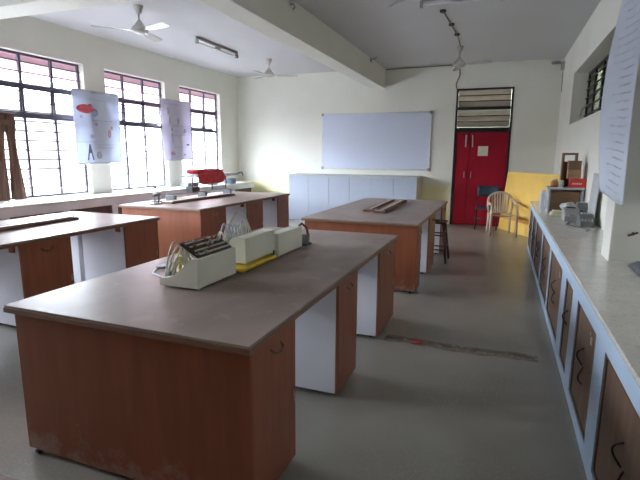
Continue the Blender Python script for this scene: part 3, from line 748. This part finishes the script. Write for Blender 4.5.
# ------------------------------------------------------------------ apparatus on the far left bench
def stand(x, y, label, h=.27):
    s = thing('metal_stand', (x, y, TZ), label, 'stand', 'small metal laboratory stands')
    MB().box(-.06, .06, -.08, .08, 0, .014, .003).build('stand_base', M['dark_grey'], s, local=True)
    MB().tube([(0, -.04, .014), (0, -.04, h)], .009).build('stand_rod', M['steel'], s, local=True)
    MB().tube([(0, .05, .014), (0, .05, h * .65)], .008).build('short_rod', M['dark_grey'], s, local=True)
    MB().box(-.022, .022, -.065, .065, h * .45, h * .45 + .035, .004).build('clamp', M['grey_app'], s, local=True)
    MB().lathe(0, -.04, [(.016, h), (.018, h + .02), (.01, h + .03)], 10).build('stand_knob', M['grey_app'], s, local=True)
    return s
stand(-5.02, 5.95, 'small metal stand at the near end of the far left bench')
stand(-5.27, 6.28, 'small metal stand on the far left bench, behind the nearer one', .22)
ob = thing('optical_bench', (-5.08, 7.4, TZ), 'steel rod optical bench on the far left bench below the red bundle', 'optical bench')
for dx in (-.05, .05):
    MB().tube([(-5.17 + dx, 6.45, TZ + .10), (-5.17 + dx, 8.3, TZ + .10)], .010).build('rail', M['steel'], ob)
for y in (6.5, 7.4, 8.25):
    MB().box(-5.26, -5.08, y - .03, y + .03, TZ, TZ + .088, .005).build('rail_support', M['grey_app'], ob)
MB().box(-5.24, -5.10, 7.0, 7.22, TZ + .112, TZ + .20, .006).build('carriage', M['dark_grey'], ob)
for y in (7.0, 7.62, 8.1):
    MB().tube([(-5.17, y + .1, TZ + .10), (-5.17, y + .1, TZ + .366)], .013).build('upright', M['dark_wood'], ob)
MB().box(-5.32, -4.98, 6.98, 8.35, TZ + .365, TZ + .41, .008).build('tray', M['pale_grey'], ob)
MB().tube([(-5.0, 8.3, TZ + .39), (-5.0, 8.55, TZ + .42), (-5.0, 8.6, TZ + .35)], .012).build('tray_arm', M['grey_app'], ob)
MB().box(-5.08, -4.99, 8.12, 8.30, TZ + .20, TZ + .30, .006).build('lens_holder', M['ink_blue'], ob)
rb = thing('red_bundle', (-5.14, 7.48, TZ + .411), 'red cloth bundle draped over the raised tray near the far window', 'bundle')
m = MB(); m.blob((-5.13, 7.45, TZ + .462), (.145, .46, .047), 4, .07, 4, .55); m.build('folded_cloth', M['red_cloth'], rb)
m = MB(); m.blob((-4.955, 7.40, TZ + .355), (.020, .42, .105), 9, .06, 4, .5); m.build('hanging_fold', M['red_cloth'], rb)
for y, mat, l, h in ((8.9, 'grey_app', 'dark grey instrument on the window counter nearest the far bench', .16), (9.7, 'pale_grey', 'pale instrument case on the window counter below the farthest window', .14), (10.4, 'grey_app', 'grey instrument on the window counter near the far left corner', .12)):
    t = thing('bench_instrument', (-6.55, y, .90), l, 'instrument')
    MB().box(-6.66, -6.44, y - .2, y + .2, .90, .90 + h * .6, .01).build('instrument_case', M[mat], t)
    MB().tube([(-6.55, y - .1, .90 + h * .6), (-6.55, y - .1, .90 + h * 1.5)], .015).build('column', M['steel'], t)
    MB().tube([(-6.55, y - .15, .90 + h * 1.5), (-6.55, y + .2, .90 + h * 1.6)], .02).build('telescope', M['black'], t)
m = MB(); m.grid(lambda u, v: (-6.62 + .26 * u, 4.7 + .75 * v, .907 + .03 * abs(math.sin(4 * u + 3 * v)) + .006 * (1 + math.sin(14 * v))), 12, 24, .002)
tag(m.build('polythene_sheet', M['bag']), 'crumpled pale polythene on the window counter by the curtain', 'polythene')

# ------------------------------------------------------------------ right counter objects
sh = thing('open_carton', (.84, 7.3, RZ), 'open white topped box full of papers on the far right counter', 'box')
m = MB(); bx0, bx1, by0, by1 = .63, 1.05, 7.2, 7.55
MB().box(bx0 - .03, bx1 + .01, by0 - .03, by1, 1.185, 1.215, .004).build('box_lid', M['pale_grey'], sh)
m.box(bx0, bx0 + .02, by0, by1 - .01, RZ, 1.184); m.box(bx1 - .02, bx1, by0, by1 - .01, RZ, 1.184); m.box(bx0 + .02, bx1 - .02, by1 - .03, by1 - .01, RZ, 1.184); m.box(bx0 + .02, bx1 - .02, by0, by1 - .03, RZ, RZ + .02)
m.build('box_shell', M['pale_grey'], sh)
MB().box(bx0 + .03, bx1 - .03, by0 + .12, by0 + .16, RZ + .021, 1.15).build('cardboard_insert', M['carton'], sh)
c1 = thing('brown_carton', (.9, 7.38, 1.216), 'tall open brown carton standing at the back of the pile on the box', 'carton')
m = MB(); m.box(.775, .80, 7.40, 7.52, 1.216, 1.68); m.box(.94, .965, 7.40, 7.52, 1.216, 1.68); m.box(.80, .94, 7.40, 7.52, 1.65, 1.68); m.box(.80, .94, 7.50, 7.52, 1.216, 1.56)
m.build('carton_frame', M['carton_dark'], c1)
c2 = thing('brown_carton', (.9, 7.3, 1.34), 'two tone brown carton resting on the red box', 'carton')
MB().box(.84, 1.00, 7.23, 7.38, 1.335, 1.455, .004).build('carton_body', M['carton'], c2)
MB().box(.838, .995, 7.232, 7.378, 1.456, 1.575, .004).build('carton_sleeve', M['carton_dark'], c2)
c3 = thing('red_carton', (.97, 7.25, 1.216), 'small red box with white lettering on top of the open box', 'carton')
MB().box(.87, 1.063, 7.20, 7.385, 1.216, 1.334, .004).build('carton_body', M['red_box'], c3)
m = MB()
for i in range(6): m.box(.90 + i * .02, .914 + i * .02, 7.1965, 7.1995, 1.258, 1.278)
m.build('lettering', M['paper'], c3)
jr = thing('storage_jar', (.70, 7.3, 1.216), 'small orange brown jar at the left end of the box top', 'jar')
MB().lathe(.69, 7.30, [(.045, 1.216), (.05, 1.23), (.05, 1.28), (.035, 1.30)], 16).build('jar_body', M['jar'], jr)
MB().lathe(.69, 7.30, [(.038, 1.30), (.038, 1.325)], 16).build('jar_lid', M['paper'], jr)
tag(MB().lathe(.775, 7.27, [(.032, 1.216), (.034, 1.29), (.022, 1.31)], 14).build('glass_tumbler', M['pale_grey']), 'pale tumbler beside the jar on the box top', 'tumbler')
m = MB(); m.blob((.56, 7.20, RZ + .165), (.044, .12, .15), 6, .08, 4, .6)
tag(m.build('plastic_bag', M['bag']), 'bulging clear plastic bag at the left of the open box', 'bag')
bk = thing('paper_stack', (.77, 7.0, RZ), 'yellowed papers stacked in front of the open box', 'papers')
for i in range(4):
    MB().box(.64 + .012 * i, .92 - .01 * i, 6.88 + .01 * i, 7.14, RZ + .001 + .016 * i, RZ + .015 + .016 * i, .002).build('paper_bundle', M['cream_book'] if i % 2 == 0 else M['paper'], bk)
m = MB(); m.blob((.86, 7.02, RZ + .125), (.085, .07, .055), 12, .25, 3)
tag(m.build('crumpled_paper', M['pale_grey']), 'crumpled pale wrapper on the yellowed papers', 'wrapper')
for i, (x, y, sx, sy, h, mt, l) in enumerate([(.83, 6.50, .085, .16, .15, 'fitting', 'pale grey meter beside the papers on the right counter'), (.93, 6.07, .07, .15, .13, 'grey_app', 'dark grey meter nearer the pillar on the right counter'),
                                              (.985, 6.78, .06, .10, .20, 'grey_app', 'dark upright meter against the right wall')]):
    t = thing('panel_meter', (x, y, RZ), l, 'meter', 'meters on the right counter')
    mm = MB(); mm.prism([(y - sy, RZ), (y + sy, RZ), (y + sy, RZ + h), (y - sy * .2, RZ + h), (y - sy, RZ + h * .45)], 'x', x - sx, x + sx, .006); mm.build('meter_case', M[mt], t)
    for q in (-.7, -.25, .25, .7):
        MB().lathe(x + q * sx, y - sy * .85, [(.010, RZ + h * .44), (.010, RZ + h * .5 + .02), (.005, RZ + h * .5 + .026)], 10).build('terminal', M['fitting'], t)
    MB().box(x - sx * .6, x + sx * .6, y + sy * .1, y + sy * .8, RZ + h + .001, RZ + h + .012, .003).build('dial', M['black'] if mt == 'fitting' else M['pale_grey'], t)
m = MB(); m.grid(lambda u, v: (1.01 + .03 * v, 6.05 + .42 * u, RZ + .005 + .58 * v), 4, 8, .012)
tag(m.build('grey_panel', M['pale_grey']), 'grey panel leaning on the right wall behind the meters', 'panel')
tag(MB().tube([(.80, 6.25, RZ + .006), (.74, 6.1, RZ + .006), (.82, 5.9, RZ + .006), (.93, 5.72, RZ + .006), (.88, 5.6, RZ + .006)], .006).build('loose_cable', M['dark_grey']), 'dark loose cable on the right counter near the pillar', 'cable')

# ------------------------------------------------------------------ yellow board leaning at the end of the counter
yb2 = thing('leaning_board', (.5, 10.55, 0), 'large yellow board standing across the far right corner behind the beige armchair', 'board')
A, B = Vector((.014, 11.46, .002)), Vector((.985, 9.63, .002)); Cc, D = Vector((.99, 9.62, 1.30)), Vector((.135, 11.232, 1.29))
nrm = (B - A).cross(D - A).normalized()
def slab(a, b, c, d, th, name, mat, off=0):
    m = MB(); bm = m.bm
    F = [bm.verts.new(p + nrm * (off + th / 2)) for p in (a, b, c, d)]; K = [bm.verts.new(p + nrm * (off - th / 2)) for p in (a, b, c, d)]
    bm.faces.new(F); bm.faces.new(K[::-1])
    for i in range(4): bm.faces.new((F[i], K[i], K[(i + 1) % 4], F[(i + 1) % 4]))
    bmesh.ops.recalc_face_normals(bm, faces=bm.faces)
    return m.build(name, mat, yb2)
slab(A, B, Cc, D, .025, 'board_face', M['ybd'])
def lerp4(u, v): return A.lerp(B, u).lerp(D.lerp(Cc, u), v)
sgn = -1 if nrm.y > 0 else 1
slab(lerp4(.02, .20), lerp4(.98, .20), lerp4(.98, .26), lerp4(.02, .26), .02, 'board_band', M['orange'], sgn * .0235)  # raised darker orange strip across the lower board

# ------------------------------------------------------------------ chairs
pc = thing('plastic_armchair', (.06, 10.48, 0), 'beige plastic armchair in front of the yellow board', 'chair', rz=R(12))
def loc(m, n, mat=M['chair']): return m.build(n, mat, pc, local=True)
# seat: faces -Y
loc(MB().grid(lambda u, v: (-.22 + .44 * u, -.22 + .42 * v, .43 - .035 * math.sin(math.pi * u) * (.4 + .6 * v) + (.012 if v < .08 else 0)), 12, 10, .012), 'seat')
hx = [(-.25, -.20), (.25, -.20), (-.22, .22), (.22, .22)]
for x, y in hx:
    s = 1 if x > 0 else -1
    m = MB(); top = .64 if y < 0 else .44
    m.tube([(x + s * .012, y - (.03 if y < 0 else -.04), 0), (x + s * .004, y, .25), (x, y, .43), (x, y, top)] if y < 0 else [(x + s * .012, y + .06, 0), (x, y + .02, .25), (x, y, .44)], [.020, .026, .028, .024] if y < 0 else [.020, .026, .028], 10)
    loc(m, 'leg')
for s in (-1, 1):
    loc(MB().tube([(s * .25, -.21, .63), (s * .265, -.14, .655), (s * .27, .0, .655), (s * .26, .13, .68), (s * .235, .22, .74)], [.022, .028, .028, .026, .022], 10), 'armrest')
rim = []
for k in range(21):
    a = math.pi * k / 20
    rim.append((.25 * math.cos(a), .235 + .05 * math.sin(a), .60 + .27 * math.sin(a) ** .6))
rim = [(.22, .2, .44)] + rim + [(-.22, .2, .44)]
loc(MB().tube(rim, .022, 10), 'back_rim')
for k in range(-3, 4):
    x = k * .058; tz = .60 + .27 * max(0, 1 - (x / .25) ** 2) ** .3
    mm = MB(); mm.grid(lambda u, v: (x * (.75 + .25 * v) + (u - .5) * .036, .205 + .07 * v ** .8 * (1 - (x / .3) ** 2 * .4), .425 + (tz - .425) * v), 2, 8, .008)
    loc(mm, 'back_slat')
tc = thing('steel_chair', (-.26, 11.22, 0), 'dark teal seated steel framed chair against the red door', 'chair')
def loc2(m, n, mat): return m.build(n, mat, tc, local=True)
for s in (-1, 1):
    loc2(MB().tube([(s * .225, -.22, 0), (s * .225, -.20, .44), (s * .225, .18, .46), (s * .225, .22, .95)], .012, 8), 'frame', M['black'])
    loc2(MB().tube([(s * .225, .30, 0), (s * .225, .12, .45)], .012, 8), 'leg', M['black'])
loc2(MB().tube([(-.225, -.21, .25), (.225, -.21, .25)], .009), 'stretcher', M['black'])
loc2(MB().box(-.235, .235, -.24, .19, .462, .50, .016), 'seat', M['teal'])
m = MB(); m.grid(lambda u, v: (-.235 + .47 * u, .20 + .035 * math.sin(math.pi * u) + .02 * v, .72 + .235 * v), 10, 4, .02)
loc2(m, 'backrest', M['teal'])

st = thing('wooden_stool', (-.90, 7.45, 0), 'dark wooden stool pushed against the side of the middle bench', 'stool')
MB().box(-.16, .16, -.16, .16, .60, .63, .01).build('seat', M['dark_wood'], st, local=True)
for sx in (-1, 1):
    for sy in (-1, 1):
        m = MB(); m.tube([(sx * .19, sy * .20, 0), (sx * .12, sy * .12, .60)], [.019, .023], 4)
        m.build('leg', M['dark_wood'], st, local=True)
for z in (.2, .42):
    k = .20 - .08 * z / .6
    for s in (-1, 1):
        MB().tube([(-k + .005, s * (k - .005), z), (k - .005, s * (k - .005), z)], .011).build('stretcher', M['dark_wood'], st, local=True)
        MB().tube([(s * (k - .005), -k, z + .04), (s * (k - .005), k, z + .04)], .011).build('stretcher', M['dark_wood'], st, local=True)

# ------------------------------------------------------------------ light
wd = bpy.data.worlds.new('sky'); sc.world = wd; wd.use_nodes = True
nt = wd.node_tree; nt.nodes.clear()
o = nt.nodes.new('ShaderNodeOutputWorld'); bg = nt.nodes.new('ShaderNodeBackground')
tc_ = nt.nodes.new('ShaderNodeTexCoord'); sp_ = nt.nodes.new('ShaderNodeSeparateXYZ'); rp = nt.nodes.new('ShaderNodeValToRGB')
nt.links.new(tc_.outputs['Generated'], sp_.inputs[0]); nt.links.new(sp_.outputs['Z'], rp.inputs[0])
e = rp.color_ramp.elements
e[0].position = 0; e[0].color = (.07, .07, .072, 1)
e[1].position = .075; e[1].color = (.075, .076, .08, 1)
q = e.new(.12); q.color = (.86, .93, 1, 1)
q = e.new(.8); q.color = (.74, .86, 1, 1)
nt.links.new(rp.outputs[0], bg.inputs[0]); bg.inputs[1].default_value = 13.0
nt.links.new(bg.outputs[0], o.inputs[0])
for i, (a, b) in enumerate(WIN):
    ld = bpy.data.lights.new('window_portal', 'AREA'); ld.shape = 'RECTANGLE'; ld.size = WZ1 - WZ0; ld.size_y = b - a
    ld.cycles.is_portal = True
    lo = bpy.data.objects.new('window_portal', ld); COL.objects.link(lo)
    lo.location = (XL - WT - .02, (a + b) / 2, (WZ0 + WZ1) / 2); lo.rotation_euler = (0, R(-90), 0)

# ------------------------------------------------------------------ camera
cam = bpy.data.cameras.new('camera'); co = bpy.data.objects.new('camera', cam); COL.objects.link(co)
cam.sensor_fit = 'HORIZONTAL'; cam.sensor_width = 36; cam.lens = 470.4 * 36 / 640
cam.clip_start = .02; cam.clip_end = 200
Rz = Matrix.Rotation(R(20.9), 4, 'Z'); Rx = Matrix.Rotation(R(90 - 10.27), 4, 'X'); Rr = Matrix.Rotation(R(.40), 4, 'Z')
co.matrix_world = Matrix.Translation((0, 0, 1.63)) @ Rz @ Rx @ Rr
sc.camera = co

sc.view_settings.view_transform = 'Standard'; sc.view_settings.look = 'None'
sc.view_settings.gamma = 1.0; sc.view_settings.use_curve_mapping = False
sc.view_settings.exposure = 2.27
sc.cycles.use_denoising = True
sc.cycles.max_bounces = 10; sc.cycles.diffuse_bounces = 6; sc.cycles.transparent_max_bounces = 16
